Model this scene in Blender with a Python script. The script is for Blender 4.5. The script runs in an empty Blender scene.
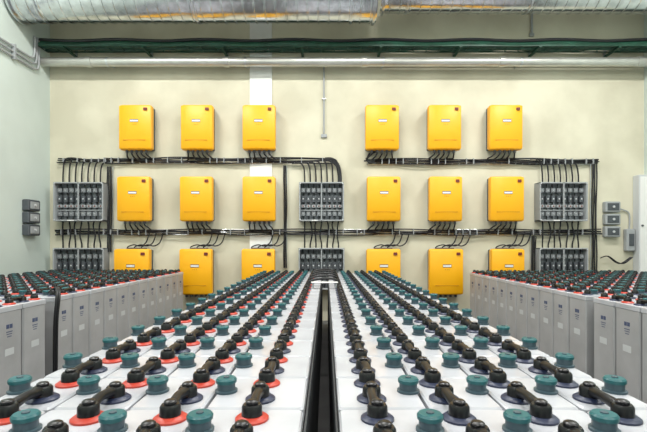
import bpy, math, random
from mathutils import Vector
random.seed(7)
sc=bpy.context.scene
sc.view_settings.view_transform='Standard'
CAMZ=1.32; F=429.0; X0=326.0; Y0=244.0; W=7.4
def wx(px,d=W): return (px-X0)*d/F
def wz(py,d=W): return CAMZ+(Y0-py)*d/F

# ---------------- materials
def mat(name,col,rough=.5,metal=0,noise=0,nscale=8,col2=None,bump=0,spec=.5):
    m=bpy.data.materials.new(name); m.use_nodes=True
    nt=m.node_tree; b=nt.nodes['Principled BSDF']
    b.inputs['Base Color'].default_value=(*col,1); b.inputs['Roughness'].default_value=rough
    b.inputs['Metallic'].default_value=metal
    b.inputs['Specular IOR Level'].default_value=spec
    if noise or col2 or bump:
        tc=nt.nodes.new('ShaderNodeTexCoord'); n=nt.nodes.new('ShaderNodeTexNoise')
        n.inputs['Scale'].default_value=nscale; n.inputs['Detail'].default_value=6
        nt.links.new(tc.outputs['Object'],n.inputs['Vector'])
        if noise or col2:
            r=nt.nodes.new('ShaderNodeValToRGB')
            c2=col2 or tuple(c*(1-noise) for c in col)
            r.color_ramp.elements[0].position=.35; r.color_ramp.elements[1].position=.62
            r.color_ramp.elements[0].color=(*c2,1); r.color_ramp.elements[1].color=(*col,1)
            nt.links.new(n.outputs['Fac'],r.inputs['Fac']); nt.links.new(r.outputs['Color'],b.inputs['Base Color'])
        if bump:
            bp=nt.nodes.new('ShaderNodeBump'); bp.inputs['Strength'].default_value=bump; bp.inputs['Distance'].default_value=.01
            nt.links.new(n.outputs['Fac'],bp.inputs['Height']); nt.links.new(bp.outputs['Normal'],b.inputs['Normal'])
    return m
M_wall=mat('plaster_cream',(.68,.65,.51),.8,nscale=1.3,col2=(.56,.53,.405),bump=.2)
M_wallL=mat('plaster_pale_green',(.58,.66,.62),.8,noise=.08,nscale=1.3)
M_strip=mat('plaster_white',(.82,.83,.81),.8,noise=.05)
M_ceil=mat('ceiling_paint',(.7,.7,.66),.9,noise=.05)
M_floor=mat('floor_concrete',(.10,.10,.10),.6,noise=.3,nscale=3,bump=.1)
M_yel=mat('yellow_enamel',(.93,.445,.004),.42,noise=.03,nscale=3)
M_yel2=mat('yellow_recess',(.50,.22,.005),.5)
M_blk=mat('black_rubber',(.004,.004,.005),.32)
M_cab=mat('black_cable',(.008,.008,.010),.45)
M_grn=mat('green_cable',(.014,.075,.045),.5,noise=.4,nscale=6)
M_gal=mat('galvanised_steel',(.68,.71,.73),.28,1,noise=.15,nscale=14)
M_duct=mat('duct_steel',(.74,.77,.79),.20,1,noise=.25,nscale=9,bump=.25)
M_pipe=mat('pipe_cream_metal',(.60,.60,.56),.30,.7,noise=.12,nscale=5)
M_gry=mat('grey_plastic',(.34,.36,.37),.5)
M_lgry=mat('light_grey_plastic',(.55,.57,.58),.45)
M_mgry=mat('mid_grey_plastic',(.20,.215,.225),.5)
M_dgry=mat('dark_grey_plastic',(.07,.08,.09),.5)
M_in=mat('enclosure_interior',(.22,.24,.26),.6)
M_lid=mat('battery_lid',(.50,.51,.545),.24,noise=.16,nscale=3.5)
M_case=mat('battery_case',(.40,.40,.41),.4,noise=.14,nscale=4)
M_teal=mat('vent_plug_teal',(.008,.10,.11),.36)
M_plugb=mat('vent_plug_base',(.045,.08,.10),.4)
M_red=mat('positive_ring_red',(.48,.04,.02),.4)
M_blu=mat('negative_ring_navy',(.02,.028,.065),.4)
M_lab=mat('print_navy',(.06,.08,.16),.6)
M_wht=mat('white_label',(.8,.8,.78),.5)
M_rlab=mat('red_label',(.16,.03,.02),.5)
M_rack_gap=mat('rack_steel_gap_shade',(.05,.055,.06),.5,noise=.2)
M_emi=bpy.data.materials.new('lamp_tube'); M_emi.use_nodes=True
M_emi.node_tree.nodes['Principled BSDF'].inputs['Emission Color'].default_value=(1,.99,.95,1)
M_emi.node_tree.nodes['Principled BSDF'].inputs['Emission Strength'].default_value=6

# ---------------- mesh builder
class MB:
    def __init__(s): s.v=[];s.f=[];s.m=[];s.mats=[]
    def mi(s,m):
        if m not in s.mats: s.mats.append(m)
        return s.mats.index(m)
    def add(s,vs,fs,m):
        o=len(s.v); k=s.mi(m); s.v+=vs
        for f in fs: s.f.append([i+o for i in f]); s.m.append(k)
    def box(s,x0,x1,y0,y1,z0,z1,m,b=0):
        if x0>x1:x0,x1=x1,x0
        if y0>y1:y0,y1=y1,y0
        if z0>z1:z0,z1=z1,z0
        if b<=0:
            vs=[(x,y,z) for z in(z0,z1) for y in(y0,y1) for x in(x0,x1)]
            s.add(vs,[[0,2,3,1],[4,5,7,6],[0,1,5,4],[2,6,7,3],[0,4,6,2],[1,3,7,5]],m);return
        b=min(b,(x1-x0)*.45,(y1-y0)*.45,(z1-z0)*.45)
        def ring(i,z):
            a,c,e,g=x0+i,x1-i,y0+i,y1-i
            return [(a+b,e,z),(c-b,e,z),(c,e+b,z),(c,g-b,z),(c-b,g,z),(a+b,g,z),(a,g-b,z),(a,e+b,z)]
        vs=ring(b*.8,z0)+ring(0,z0+b)+ring(0,z1-b)+ring(b*.8,z1)
        fs=[[7,6,5,4,3,2,1,0],[24+i for i in range(8)]]
        for r in range(3):
            for i in range(8):
                j=(i+1)%8; fs.append([r*8+i,r*8+j,r*8+8+j,r*8+8+i])
        s.add(vs,fs,m)
    def lathe(s,prof,c,m,n=16,axis='z'):
        vs=[];fs=[]
        for r,h in prof:
            for i in range(n):
                a=2*math.pi*i/n; u,v=r*math.cos(a),r*math.sin(a)
                if axis=='z': vs.append((c[0]+u,c[1]+v,c[2]+h))
                elif axis=='x': vs.append((c[0]+h,c[1]+u,c[2]+v))
                else: vs.append((c[0]+v,c[1]+h,c[2]+u))
        k=len(prof)
        for r in range(k-1):
            for i in range(n):
                j=(i+1)%n; fs.append([r*n+i,r*n+j,r*n+n+j,r*n+n+i])
        fs.append(list(range(n))[::-1]); fs.append([(k-1)*n+i for i in range(n)])
        s.add(vs,fs,m)
    def tube(s,pts,r,m,n=8,sub=0):
        P=[Vector(p) for p in pts]
        if sub:
            Q=[]
            for i in range(len(P)-1):
                p0=P[max(i-1,0)];p1=P[i];p2=P[i+1];p3=P[min(i+2,len(P)-1)]
                for k in range(sub):
                    t=k/sub
                    Q.append(.5*((2*p1)+(p2-p0)*t+(2*p0-5*p1+4*p2-p3)*t*t+(3*p1-p0-3*p2+p3)*t**3))
            Q.append(P[-1]);P=Q
        vs=[];fs=[]; up=None
        for i,p in enumerate(P):
            t=(P[min(i+1,len(P)-1)]-P[max(i-1,0)])
            if t.length<1e-9: t=Vector((0,0,1))
            t.normalize()
            if up is None:
                up=Vector((0,1,0)) if abs(t.y)<.9 else Vector((0,0,1))
            a=up-t*up.dot(t)
            if a.length<1e-5: a=t.orthogonal()
            a.normalize(); up=a; b=t.cross(a)
            rr=r[i] if isinstance(r,(list,tuple)) else r
            for k in range(n):
                an=2*math.pi*k/n; q=p+a*math.cos(an)*rr+b*math.sin(an)*rr; vs.append(tuple(q))
        for i in range(len(P)-1):
            for k in range(n):
                j=(k+1)%n; fs.append([i*n+k,i*n+j,i*n+n+j,i*n+n+k])
        fs.append(list(range(n))[::-1]); fs.append([(len(P)-1)*n+k for k in range(n)])
        s.add(vs,fs,m)
    def inst(s,t,dx,dy,dz):
        o=len(s.v); s.v+=[(x+dx,y+dy,z+dz) for x,y,z in t.v]
        mp=[s.mi(m) for m in t.mats]
        for f,k in zip(t.f,t.m): s.f.append([i+o for i in f]); s.m.append(mp[k])
    def obj(s,name,parent=None,loc=None,smooth=True):
        me=bpy.data.meshes.new(name)
        vs=s.v
        if loc: vs=[(x-loc[0],y-loc[1],z-loc[2]) for x,y,z in vs]
        me.from_pydata(vs,[],s.f)
        for m in s.mats: me.materials.append(m)
        me.polygons.foreach_set('material_index',s.m)
        me.update()
        import bmesh
        if len(s.v)<60000:
            bm=bmesh.new();bm.from_mesh(me);bmesh.ops.recalc_face_normals(bm,faces=bm.faces);bm.to_mesh(me);bm.free()
        if smooth:
            me.polygons.foreach_set('use_smooth',[True]*len(me.polygons))
            me.set_sharp_from_angle(angle=math.radians(38))
        o=bpy.data.objects.new(name,me); sc.collection.objects.link(o)
        if loc: o.location=loc
        if parent: o.parent=parent
        return o
NET=bpy.data.objects.new('cable_tray_network',None); sc.collection.objects.link(NET)

# ---------------- room
XL=wx(50); XR=wx(644); CEIL=6.1; YB=-3.5
b=MB(); b.box(XL-.2,XR+.2,W,W+.2,0,CEIL,M_wall); b.obj('wall_back',smooth=False)
b=MB(); b.box(XL-.2,XL,YB,W,0,CEIL,M_wallL); b.obj('wall_left',smooth=False)
b=MB(); b.box(XR,XR+.2,YB,W,0,CEIL,M_wallL); b.obj('wall_right',smooth=False)
b=MB(); b.box(XL-.2,XR+.2,YB-.2,YB,0,CEIL,M_wallL); b.obj('wall_front',smooth=False)
b=MB(); b.box(XL-.2,XR+.2,YB-.2,W+.2,-.2,0,M_floor); b.obj('floor',smooth=False)
b=MB(); b.box(XL-.2,XR+.2,YB-.2,W+.2,CEIL,CEIL+.2,M_ceil); b.obj('ceiling',smooth=False)
b=MB(); b.box(wx(250),wx(272),W-.03,W,0,CEIL,M_strip); b.obj('trim_1',smooth=False)

# ---------------- battery cells
LT=.87
ROW=.275; COL=.21
def pole(b,x,y,ring,n):
    b.lathe([(.043,0),(.043,.005),(.033,.012)],(x,y,LT),ring,n)
    b.lathe([(.027,.010),(.026,.034),(.022,.040)],(x,y,LT),M_blk,n)
    b.lathe([(.016,.038),(.016,.047),(.012,.050)],(x,y,LT),M_blk,max(8,n-6))
def cell(w0,w1,px,gx,front_ring,back_ring,n,labelside=None,link=True,jx=0):
    b=MB(); g=.0050
    b.box(w0+g+.003,w1-g-.003,g+.003,ROW-g-.003,.15,LT-.035,M_case,.010)
    b.box(w0+g,w1-g,g,ROW-g,LT-.045,LT,M_lid,.006)
    yc=ROW/2
    b.lathe([(.034,0),(.034,.006),(.027,.008),(.027,.030)],(gx,yc,LT),M_plugb,n)
    b.lathe([(.0305,.028),(.0315,.031),(.0315,.038),(.027,.043)],(gx,yc,LT),M_teal,n)
    b.lathe([(.010,.043),(.009,.046)],(gx,yc,LT),M_plugb,8)
    yf=.07; yb=ROW-.07
    pole(b,px,yf,front_ring,n); pole(b,px,yb,back_ring,n)
    if link:
        y0=yb; y1=ROW+.07
        ps=[(px,y0,LT+.026),(px+jx*.4,y0+.03,LT+.030),(px+jx,(y0+y1)/2,LT+.034),(px+jx*.4,y1-.03,LT+.030),(px,y1,LT+.026)]
        b.tube(ps,[.016,.015,.0125,.015,.016],M_blk,10 if n>10 else 6)
    if labelside is not None:
        X=(w0+g+.003) if labelside<0 else (w1-g-.003)
        e=labelside*.0015
        def q(y0,y1,z0,z1,m=M_lab): b.box(X,X+e,y0,y1,z0,z1,m)
        q(yc-.030,yc-.003,LT-.165,LT-.135); q(yc+.003,yc+.030,LT-.165,LT-.135)
        q(yc-.030,yc+.030,LT-.192,LT-.186); q(yc-.026,yc+.026,LT-.208,LT-.203)
        q(yc-.02,yc+.02,LT-.226,LT-.221)
        q(yc-.045,yc+.045,LT-.36,LT-.31,M_lgry)
    return b
def rack(b,x0,x1,y0,y1):
    for x in (x0+.06,(x0+x1)/2,x1-.06):
        b.box(x-.03,x+.03,y0+.01,y1-.01,.09,.15,M_rack_gap)
    k=max(2,int((y1-y0)/1.0)+1)
    for i in range(k):
        y=y0+.1+(y1-y0-.2)*i/(k-1)
        for x in (x0+.06,(x0+x1)/2,x1-.06): b.box(x-.03,x+.03,y-.03,y+.03,0,.09,M_rack_gap)
NR=23; YS=.347
def centre(side):
    b=MB()
    for c in range(4):
        if side<0:
            w1=-.057 if c==0 else -.335-COL*(c-1); w0=-.335-COL*c
            px=-.19-COL*c; gx=-.304-COL*c; fr,bk=M_blu,M_red
        else:
            w0=.030 if c==0 else .282+COL*(c-1); w1=.282+COL*c
            px=.132+COL*c; gx=.251+COL*c; fr,bk=M_blu,M_blu
        Ts=[cell(w0,w1,px,gx,fr,bk,20,jx=j) for j in (-.006,0,.007)]
        TE=cell(w0,w1,px,gx,fr,bk,20,link=False)
        TL=cell(w0,w1,px,gx,fr,bk,12)
        for r in range(NR):
            t=TE if r==NR-1 else (random.choice(Ts) if r<10 else TL)
            b.inst(t,0,YS+ROW*r,0)
    lo,hi=(-.965,-.06) if side<0 else (.035,.912)
    rack(b,lo,hi,YS,YS+NR*ROW)
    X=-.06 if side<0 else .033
    b.box(X,X-side*.006,YS,YS+NR*ROW,.12,LT-.05,M_rack_gap)  # added dark strip on inner face, stands in for shade between the banks
    b.obj('battery_bank')
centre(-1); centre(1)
def sidebank(side,a,y0,rows,cols):
    b=MB()
    for c in range(cols):
        if side<0: w1=-a-COL*c; w0=w1-COL; px=w1-.06; gx=w0+.05
        else: w0=a+COL*c; w1=w0+COL; px=w0+.06; gx=w1-.05
        fr,bk=(M_blu,M_red) if (c%2==0) else (M_red,M_blu)
        ls=(-side if c==0 else None)
        T=cell(w0,w1,px,gx,fr,bk,10,ls); TE=cell(w0,w1,px,gx,fr,bk,10,ls,False)
        for r in range(rows): b.inst(TE if r==rows-1 else T,0,y0+ROW*r,0)
    lo,hi=(-a-COL*cols,-a) if side<0 else (a,a+COL*cols)
    rack(b,lo,hi,y0,y0+rows*ROW)
    b.obj('battery_bank')
sidebank(-1,2.3,3.64,12,10); sidebank(-1,2.3,1.34,8,10)
sidebank(1,2.25,3.72,11,12); sidebank(1,2.25,1.43,8,12)

b=MB()
for k,(dx,dy) in enumerate(((0,0),(.012,.012))):
    b.tube([(-2.42+dx,3.75,LT+.03),(-2.34+dx,3.72,LT+.07),(-2.27+dx,3.62+dy,LT+.02),(-2.27+dx,3.59+dy,LT-.2),(-2.275+dx,3.59+dy,.35),(-2.28+dx,3.60,.04)],.011,M_cab,8,6)
b.obj('battery_cable')
b=MB(); b.box(-.15,.12,4.30,4.36,LT+.056,LT+.068,M_wht,.004)
for x in(-.13,.10): b.box(x-.01,x+.01,4.31,4.35,LT,LT+.058,M_gry)
b.obj('bridge_plate')
b=MB()
for k in range(5):
    y=4.55+k*.42
    b.tube([(-.19,y,LT+.052),(-.10,y+.02,LT+.075),(0,y+.05,LT+.08),(.08,y+.06,LT+.075),(.132,y+.08,LT+.052)],.013,M_cab,8,5)
b.obj('crossing_cable')

# ---------------- inverters
D=W-.27
def inverter(x0,x1,y0,y1):
    if x1<X0: X0_,X1_=wx(x0,D+.01),wx(x1,W-.12)
    else: X0_,X1_=wx(x0,W-.12),wx(x1,D+.01)
    Z1,Z0=wz(y0,D),wz(y1,D)
    w=X1_-X0_; h=Z1-Z0; cx=(X0_+X1_)/2
    b=MB()
    b.box(X0_+.03,X1_-.03,W-.03,W-.001,Z0+.05,Z1-.04,M_gal)
    b.box(X0_+.012,X1_-.012,W-.12,W-.03,Z0+.012,Z1-.012,M_dgry,.012)
    b.box(X0_,X1_,D+.03,W-.11,Z0,Z1,M_yel,.025)
    n=10; vs=[];fs=[]
    for j,(zz,off) in enumerate(((Z0+.012,.012),(Z0+.035,0),(Z1-.035,0),(Z1-.012,.012))):
        for i in range(n+1):
            t=i/n; u=2*t-1
            vs.append((X0_+.008+(w-.016)*t,D+.03*abs(u)**2.6+off+.001,zz))
    for j in range(3):
        for i in range(n): fs.append([j*(n+1)+i,j*(n+1)+i+1,(j+1)*(n+1)+i+1,(j+1)*(n+1)+i])
    b.add(vs,fs,M_yel)
    fs2=[];vs2=[]
    for row,zz in ((0,Z0+.012),(3,Z1-.012)):
        o=len(vs2)
        for i in range(n+1): vs2.append(vs[row*(n+1)+i])
        for i in range(n+1): vs2.append((vs[row*(n+1)+i][0],D+.05,zz))
        for i in range(n): fs2.append([o+i,o+i+1,o+n+2+i,o+n+1+i])
    b.add(vs2,fs2,M_yel)
    b.box(cx-w*.34,cx+w*.34,D-.002,D+.012,Z0+h*.20,Z0+h*.208,M_yel2)
    b.box(cx-.070,cx+.070,D-.003,D+.01,Z1-h*.40,Z1-h*.335,M_dgry)
    b.box(cx-.066,cx+.066,D-.004,D+.01,Z1-h*.39,Z1-h*.35,M_wht)
    b.box(cx+w*.28,cx+w*.39,D-.001,D+.03,Z1-h*.135,Z1-h*.075,M_rlab)
    for k in range(3): b.lathe([(.007,0),(.007,.012)],(cx-.03+k*.03,D-.004,Z1-h*.45),M_yel2,8,'y')
    for k in range(5):
        gx=X0_+w*(.2+.15*k); b.lathe([(.022,-.045),(.022,0)],(gx,W-.17,Z0),M_dgry,10)
    b.box(cx-w*.25,cx+w*.3,W-.1,W-.03,Z1-.02,Z1+.02,M_dgry,.005)
    b.obj('power_inverter',loc=(cx,W-.15,(Z0+Z1)/2))
    return X0_,X1_,Z0
rows=[(104,149,[(118,154),(180,214.5),(242,276),(365,399.5),(427,462),(487,523.5)]),
      (176,221,[(116,152.5),(179,214),(242,276),(366.5,401),(428,463),(488,525)]),
      (249,295,[(113,152),(178.5,213.5),(241,275.5),(366,401),(428,464),(489,525.5)])]
inv=[[inverter(a,c,r[0],r[1]) for a,c in r[2]] for r in rows]

# ---------------- cable trays & cables on wall (children of one network)
def tray_h(b,x0,x1,py,n=6,r=.011,band=.09):
    X0_,X1_=wx(x0,7.3),wx(x1,7.3); Z=wz(py,7.3)
    for k in (-1,0,1): b.tube([(X0_,W-.03,Z+k*band/2),(X1_,W-.03,Z+k*band/2)],.004,M_gal,6)
    x=X0_
    while x<X1_:
        b.box(x-.003,x+.003,W-.10,W-.001,Z-band/2-.004,Z-band/2+.002,M_gal)
        b.box(x-.003,x+.003,W-.035,W-.029,Z-band/2,Z+band/2,M_gal)
        if random.random()<.5: b.box(x-.006,x+.006,W-.105,W-.03,Z-band*.5,Z+band*.5,M_gry)
        x+=.12
    for k in range(n):
        zz=Z-band*.42+band*.84*k/(n-1); ph=random.random()*6
        m=max(3,int((X1_-X0_)/.25))
        b.tube([(X0_+(X1_-X0_)*i/m,W-.06-.02*math.sin(i*1.3+ph),zz+.014*math.sin(i*.9+ph*2)) for i in range(m+1)],r,M_cab,6,3)
def tray_v(b,px,y0,y1,n=5,band=.10,r=.010):
    X=wx(px,7.3); Z1=wz(y0,7.3); Z0=wz(y1,7.3)
    for k in (-1,1): b.tube([(X+k*band/2,W-.03,Z0),(X+k*band/2,W-.03,Z1)],.006,M_gal,6)
    z=Z0
    while z<Z1: b.box(X-band/2,X+band/2,W-.034,W-.028,z-.004,z+.004,M_gal); z+=.07
    for k in range(n):
        xx=X-band*.35+band*.7*k/(n-1); ph=random.random()*6
        m=max(3,int((Z1-Z0)/.2))
        b.tube([(xx+.010*math.sin(i+ph),W-.055,Z0+(Z1-Z0)*i/m) for i in range(m+1)],r,M_cab,6,3)
b=MB(); tray_h(b,104,332,160,5); tray_h(b,56,108,160,3,.010,.06); b.obj('tray_1',NET)
b=MB(); tray_h(b,368,600,161,5); b.obj('tray_2',NET)
b=MB(); tray_h(b,54,603,232,5); b.obj('tray_3',NET)
b=MB(); tray_v(b,108,166,252,4); b.obj('tray_4',NET)
b=MB(); tray_v(b,285,165,268,3,.05); b.obj('tray_5',NET)
b=MB(); tray_v(b,596,160,275,4); b.obj('tray_6',NET)
b=MB(); tray_v(b,535,236,275,4,.08); b.obj('tray_7',NET)
b=MB()
for ri,ty in ((0,160),(1,232)):
    for (x0,x1,z0) in inv[ri]:
        Z=wz(ty,7.3); w=x1-x0
        dirn=1 if x0<wx(330) else -1
        for k in range(5):
            gx=x0+w*(.2+.15*k); e=gx+.022*(k-2)+dirn*(.02+.03*random.random())
            ed=(1 if (k%3) else -1)*dirn
            b.tube([(gx,W-.17,z0-.03),(gx,W-.17,z0-.06),(gx+(e-gx)*.5,W-.14,z0-.10),(e,W-.085,Z+.025),(e+ed*.05,W-.07,Z-.01+.01*k),(e+ed*.15,W-.07,Z-.02+.01*k)],.0125,M_cab,7,4)
for (x0,x1,z0) in inv[2]:
    Z=wz(232,7.3); w=x1-x0; Zt=wz(249,D)
    for k in range(3):
        gx=x0+w*(.25+.2*k)
        b.tube([(gx,W-.06,Zt+.01),(gx+.02,W-.07,Zt+.04),(gx+.12,W-.08,Zt+.07),(gx+.22,W-.07,Zt+.05),(gx+.32,W-.065,Zt+.11),(gx+.38,W-.065,Z)],.011,M_cab,6,4)
b.obj('inverter_cables',NET)
# ---------------- fuse boxes
def fusebox(px0,px1,py0,py1):
    d=W-.2; x0,x1=wx(px0,d),wx(px1,d); z1,z0=wz(py0,d),wz(py1,d)
    b=MB(); t=.022
    b.box(x0,x1,W-.03,W-.001,z0,z1,M_gry)
    b.box(x0,x0+t,d,W-.02,z0,z1,M_gry,.004); b.box(x1-t,x1,d,W-.02,z0,z1,M_gry,.004)
    b.box(x0,x1,d,W-.02,z1-t,z1,M_gry,.004); b.box(x0,x1,d,W-.02,z0,z0+t,M_gry,.004)
    b.box((x0+x1)/2-.009,(x0+x1)/2+.009,d,d+.02,z0,z1,M_gry)
    b.box(x0+t,x1-t,W-.05,W-.03,z0+t,z1-t,M_in)
    w=x1-x0-2*t; h=z1-z0-2*t
    n=8
    for k in range(n):
        cx=x0+t+w*(k+.5)/n
        for r,(cz,hh,ww,m) in enumerate(((.82,.06,.045,M_mgry),(.58,.09,.038,M_dgry),(.38,.04,.045,M_gry),(.17,.06,.045,M_mgry))):
            cz=z0+t+h*cz
            b.box(cx-w*ww,cx+w*ww,W-.14,W-.05,cz-h*hh,cz+h*hh,m,.004)
            b.box(cx-w*.014,cx+w*.014,W-.145,W-.138,cz-h*.015,cz+h*.02,(M_gry,M_lgry,M_rlab,M_gry)[r])
        b.tube([(cx,W-.09,z0+t),(cx+.01,W-.08,(z0+z1)/2),(cx,W-.09,z1-t)],.009,M_cab,6,3)
    b.box(x0+t,x1-t,W-.11,W-.05,z0+t+h*.26,z0+t+h*.285,M_gry)
    for (sx,sz) in((x0+.02,z0+.02),(x1-.02,z0+.02),(x0+.02,z1-.02),(x1-.02,z1-.02)):
        b.lathe([(.013,-.006),(.013,.004)],(sx,d,sz),M_lgry,8,'y')
    b.box(x0+w*.30,x0+w*.44,d-.003,d+.001,z0+.003,z0+t-.003,M_wht)
    b.obj('fuse_box'); return x0,x1,z0,z1
fb=[]
for a,c in((53,103),(299,344),(540,588)):
    fb.append((fusebox(a,c,182,221),fusebox(a-.5,c+.5,248,290)))
b=MB()
for gi,(u,l) in enumerate(fb):
    x0,x1,z0,z1=u; n=7; w=x1-x0
    tz=wz(160,7.3)
    for k in range(n):
        cx=x0+w*(.12+.76*k/(n-1))
        if gi==0:
            top=tz+.035-.012*k if k<4 else tz-.01*k+.03
            b.tube([(cx,W-.09,z1+.002),(cx,W-.09,z1+.14),(cx+.015,W-.08,top-.07),(cx+.07,W-.075,top),(cx+.20,W-.07,top)],.013,M_cab,7,4)
        elif gi==1:
            top=tz+.03-.012*(n-k)
            b.tube([(cx,W-.09,z1+.002),(cx,W-.09,z1+.10),(cx-.015,W-.08,top-.08),(cx-.07,W-.075,top),(cx-.22,W-.07,top)],.013,M_cab,7,4)
        else:
            top=tz+.02-.01*k
            b.tube([(cx,W-.09,z1+.002),(cx,W-.09,z1+.12),(cx-.02,W-.08,top-.07),(cx-.07,W-.075,top),(cx-.2,W-.07,top)],.013,M_cab,7,4)
        l1=l[3]; m=(z0+l1)/2
        b.tube([(cx,W-.09,z0-.002),(cx+.02*math.sin(k*2),W-.10,z0-.08),(cx+.03*math.sin(k*1.7),W-.10,m),(cx,W-.09,l1+.07),(cx,W-.09,l1+.002)],.013,M_cab,7,4)
b.obj('fuse_box_cables',NET)
b=MB()
for k in range(5):
    e=.012*k
    b.tube([(wx(325),W-.07,wz(160,7.3)+.04-e),(wx(333)+.0-e,W-.07,wz(160,7.3)+.03-e),(wx(339)-e,W-.07,wz(165,7.3)-e*.4),(wx(341)-e,W-.075,wz(176,7.3)),(wx(341)-e,W-.085,wz(181.5,7.2))],.012,M_cab,7,4)
for k in range(5):
    e=.013*k
    b.tube([(wx(374),W-.07,wz(161,7.3)-.03+e),(wx(367),W-.075,wz(160,7.3)-.02+e*.6),(wx(368)+e*.5,W-.09,wz(154.5,7.3)),(wx(372)+e,W-.14,wz(151,7.2))],.012,M_cab,7,4)
for k in range(3):
    b.tube([(wx(598),W-.06,wz(258)),(wx(604)+.01*k,W-.08,wz(256)),(wx(612)+.02*k,W-.08,wz(262)),(wx(618)+.03*k,W-.08,wz(263)),(wx(627)+.02*k,W-.08,wz(257))],.008,M_cab,7,5)
b.obj('loop_cables',NET)

# ---------------- upper services
b=MB(); d=7.15
x0,x1=XL+.06,XR-.001; z=wz(44,d)
for yy in (d-.14,d+.10):
    b.box(x0,x1,yy-.004,yy+.004,z-.10,z-.075,M_grn)
x=x0
while x<x1: b.box(x-.008,x+.008,d-.14,d+.10,z-.10,z-.093,M_grn); x+=.22
for k in range(12):
    ph=random.random()*6; m=40
    b.tube([(x0+(x1-x0)*i/m,d-.125+.020*k,z-.066+.045*((k*2)%3)*(.9)+.012*math.sin(i*1.1+ph)) for i in range(m+1)],.024 if k%3 else .028,M_grn if k%3!=1 else M_cab,6,2)
x=x0+.4
while x<x1:
    b.box(x-.02,x+.02,d-.16,W-.001,z-.125,z-.10,M_grn); b.box(x-.02,x+.02,W-.02,W-.001,z-.125,z+.12,M_gry); x+=1.3
b.obj('overhead_cable_tray')
b=MB(); d=7.18; z=wz(62,d)
b.tube([(XL+.001,d,z),(XR-.001,d,z)],.075,M_pipe,24)
x=XL+.8
while x<XR:
    b.lathe([(.076,-.05),(.086,-.045),(.086,.045),(.076,.05)],(x,d,z),M_pipe,24,'x')
    b.box(x+.3,x+.33,d,W-.001,z-.02,z+.02,M_gal); b.lathe([(.081,0),(.081,.03)],(x+.3,d,z),M_gal,20,'x'); x+=2.3
b.obj('metal_pipe')
def duct(x0,x1,y,z,r):
    b=MB(); prof=[]; x=0
    L=x1-x0
    prof=[(r*.98,0)]
    while x<L-.16:
        prof+=[(r,x+.01),(r,x+.13),(r+.012,x+.137),(r+.012,x+.150),(r,x+.157)]; x+=.16
    prof+=[(r,L)]
    b.lathe(prof,(x0,y,z),M_duct,56,'x')
    for xx in (x0+.02,x1-.06):
        b.lathe([(r+.014,0),(r+.03,.005),(r+.03,.035),(r+.014,.04)],(xx,y,z),M_gal,40,'x')
    k=int(L/2)+1
    for i in range(k):
        xx=x0+.4+(L-.8)*i/max(1,k-1)
        b.lathe([(r+.015,0),(r+.015,.03)],(xx,y,z),M_gal,40,'x'); b.box(xx,xx+.03,y-.003,y+.003,z+r,CEIL,M_gal)
    b.obj('ventilation_duct')
duct(XL+.02,wx(376,6.6),6.6,wz(15.5,6.45)+.33,.33)
duct(wx(380,6.75),XR-.02,6.75,wz(8,6.65)+.26,.26)
b=MB()
for k in range(3):
    zz=wz(70,7.05)-.02+.075*k; yy=7.07-.05*k
    b.tube([(XL+.03,-1,zz),(XL+.03,yy-.12,zz),(XL+.03,yy-.03,zz+.03),(XL+.03,yy,zz+.12),(XL+.03,yy,wz(34,6.9))],.017,M_gry,8)
for y in (1,2.5,4,5.5,6.5): b.box(XL+.001,XL+.06,y-.015,y+.015,wz(70,7.05)-.06,wz(70,7.05)+.17,M_gry)
b.obj('conduit_run')
b=MB(); x=wx(324); b.tube([(x,W-.03,wz(66)),(x,W-.03,wz(134))],.014,M_gry,8)
b.box(x-.05,x+.05,W-.035,W-.001,wz(138),wz(134.5),M_gry,.005)
b.box(x-.03,x+.03,W-.05,W-.001,wz(100),wz(99),M_gal)
b.obj('vertical_conduit')
b=MB(); x=wx(531); b.tube([(x,W-.03,wz(8)),(x,W-.03,wz(35))],.02,M_gry,8); b.box(x-.04,x+.04,W-.04,W-.001,wz(37),wz(34),M_gry,.004); b.obj('vertical_conduit')
def switches(axis):
    b=MB()
    for k in range(3):
        if axis=='y':
            x0=wx(602);x1=wx(617); z1=wz(202+12.3*k); z0=wz(212.5+12.3*k)
            b.box(x0,x1,W-.10,W-.001,z0,z1,M_gry,.012); b.box(x0+.03,x1-.03,W-.108,W-.095,z0+.03,z1-.03,M_dgry,.006)
            b.lathe([(.02,-.02),(.02,0)],((x0+x1)/2,W-.105,(z0+z1)/2),M_lgry,10,'y')
        else:
            d=6.85; z1=wz(200+12.3*k,d); z0=wz(211+12.3*k,d)
            b.box(XL+.001,XL+.11,d-.14,d+.14,z0,z1,M_dgry,.012); b.box(XL+.105,XL+.118,d-.10,d+.10,z0+.03,z1-.03,M_gry,.006)
            b.lathe([(.02,0),(.02,.02)],(XL+.115,d,(z0+z1)/2),M_lgry,10,'x')
    b.obj('switch_box')
switches('y'); switches('x')
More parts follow.
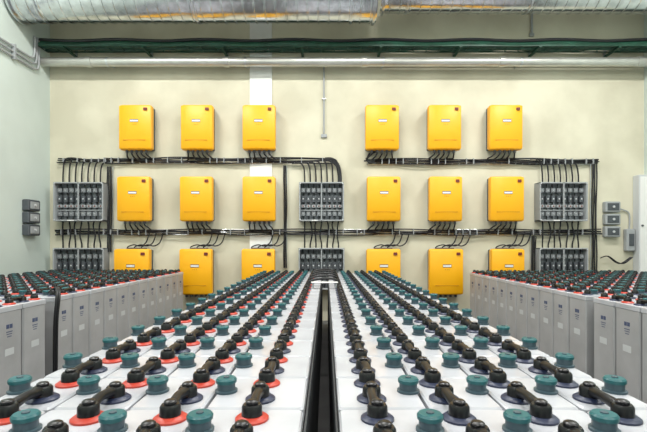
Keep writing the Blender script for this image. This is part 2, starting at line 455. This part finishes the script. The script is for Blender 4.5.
b=MB(); b.box(wx(623),wx(631.5),W-.1,W-.001,wz(251),wz(229),M_gry,.012); b.box(wx(625),wx(630),W-.108,W-.098,wz(246),wz(234),M_dgry,.004)
b.tube([(wx(628),W-.03,wz(229)),(wx(628),W-.03,wz(214)),(wx(622),W-.03,wz(210)),(wx(617.5),W-.05,wz(209))],.012,M_gry,8,4)
b.obj('junction_box')
b=MB(); b.box(wx(632.5),XR-.002,W-.16,W-.001,wz(276),wz(176),M_lgry,.01); b.box(wx(633.5),XR-.01,W-.168,W-.155,wz(274),wz(178),M_wht,.004)
b.lathe([(.018,-.02),(.018,0)],(wx(635),W-.165,wz(226)),M_dgry,10,'y'); b.obj('electrical_cabinet')

# ---------------- ceiling lamps (modelled fixtures, unseen above the frame)
def lamp(x,y,e):
    b=MB(); b.box(x-.75,x+.75,y-.12,y+.12,CEIL-.10,CEIL-.001,M_lgry,.02)
    for dy in(-.06,.06): b.tube([(x-.7,y+dy,CEIL-.125),(x+.7,y+dy,CEIL-.125)],.02,M_emi,10)
    o=b.obj('ceiling_lamp',loc=(x,y,CEIL-.1))
    l=bpy.data.lights.new('lamp_light','AREA'); l.shape='RECTANGLE'; l.size=1.4; l.size_y=.3; l.energy=e; l.color=(1,.985,.955)
    lo=bpy.data.objects.new('lamp_light',l); sc.collection.objects.link(lo); lo.parent=o; lo.location=(0,0,-.06)
for y,e in ((-1.5,90),(1.2,65),(4.4,155)):
    for x in (-3.2,.3,3.8): lamp(x,y,e*(1.1 if x!=.3 else .95))
w=bpy.data.worlds.new('World'); sc.world=w; w.use_nodes=True
w.node_tree.nodes['Background'].inputs[0].default_value=(.9,.95,1,1); w.node_tree.nodes['Background'].inputs[1].default_value=.2

cam=bpy.data.cameras.new('camera'); co=bpy.data.objects.new('camera',cam); sc.collection.objects.link(co)
co.location=(0,0,CAMZ); co.rotation_euler=(math.radians(90),0,0)
cam.sensor_width=36; cam.lens=F*36/647; cam.shift_x=-(X0-323.5)/647; cam.shift_y=(Y0-216)/647; cam.clip_start=.02
sc.camera=co
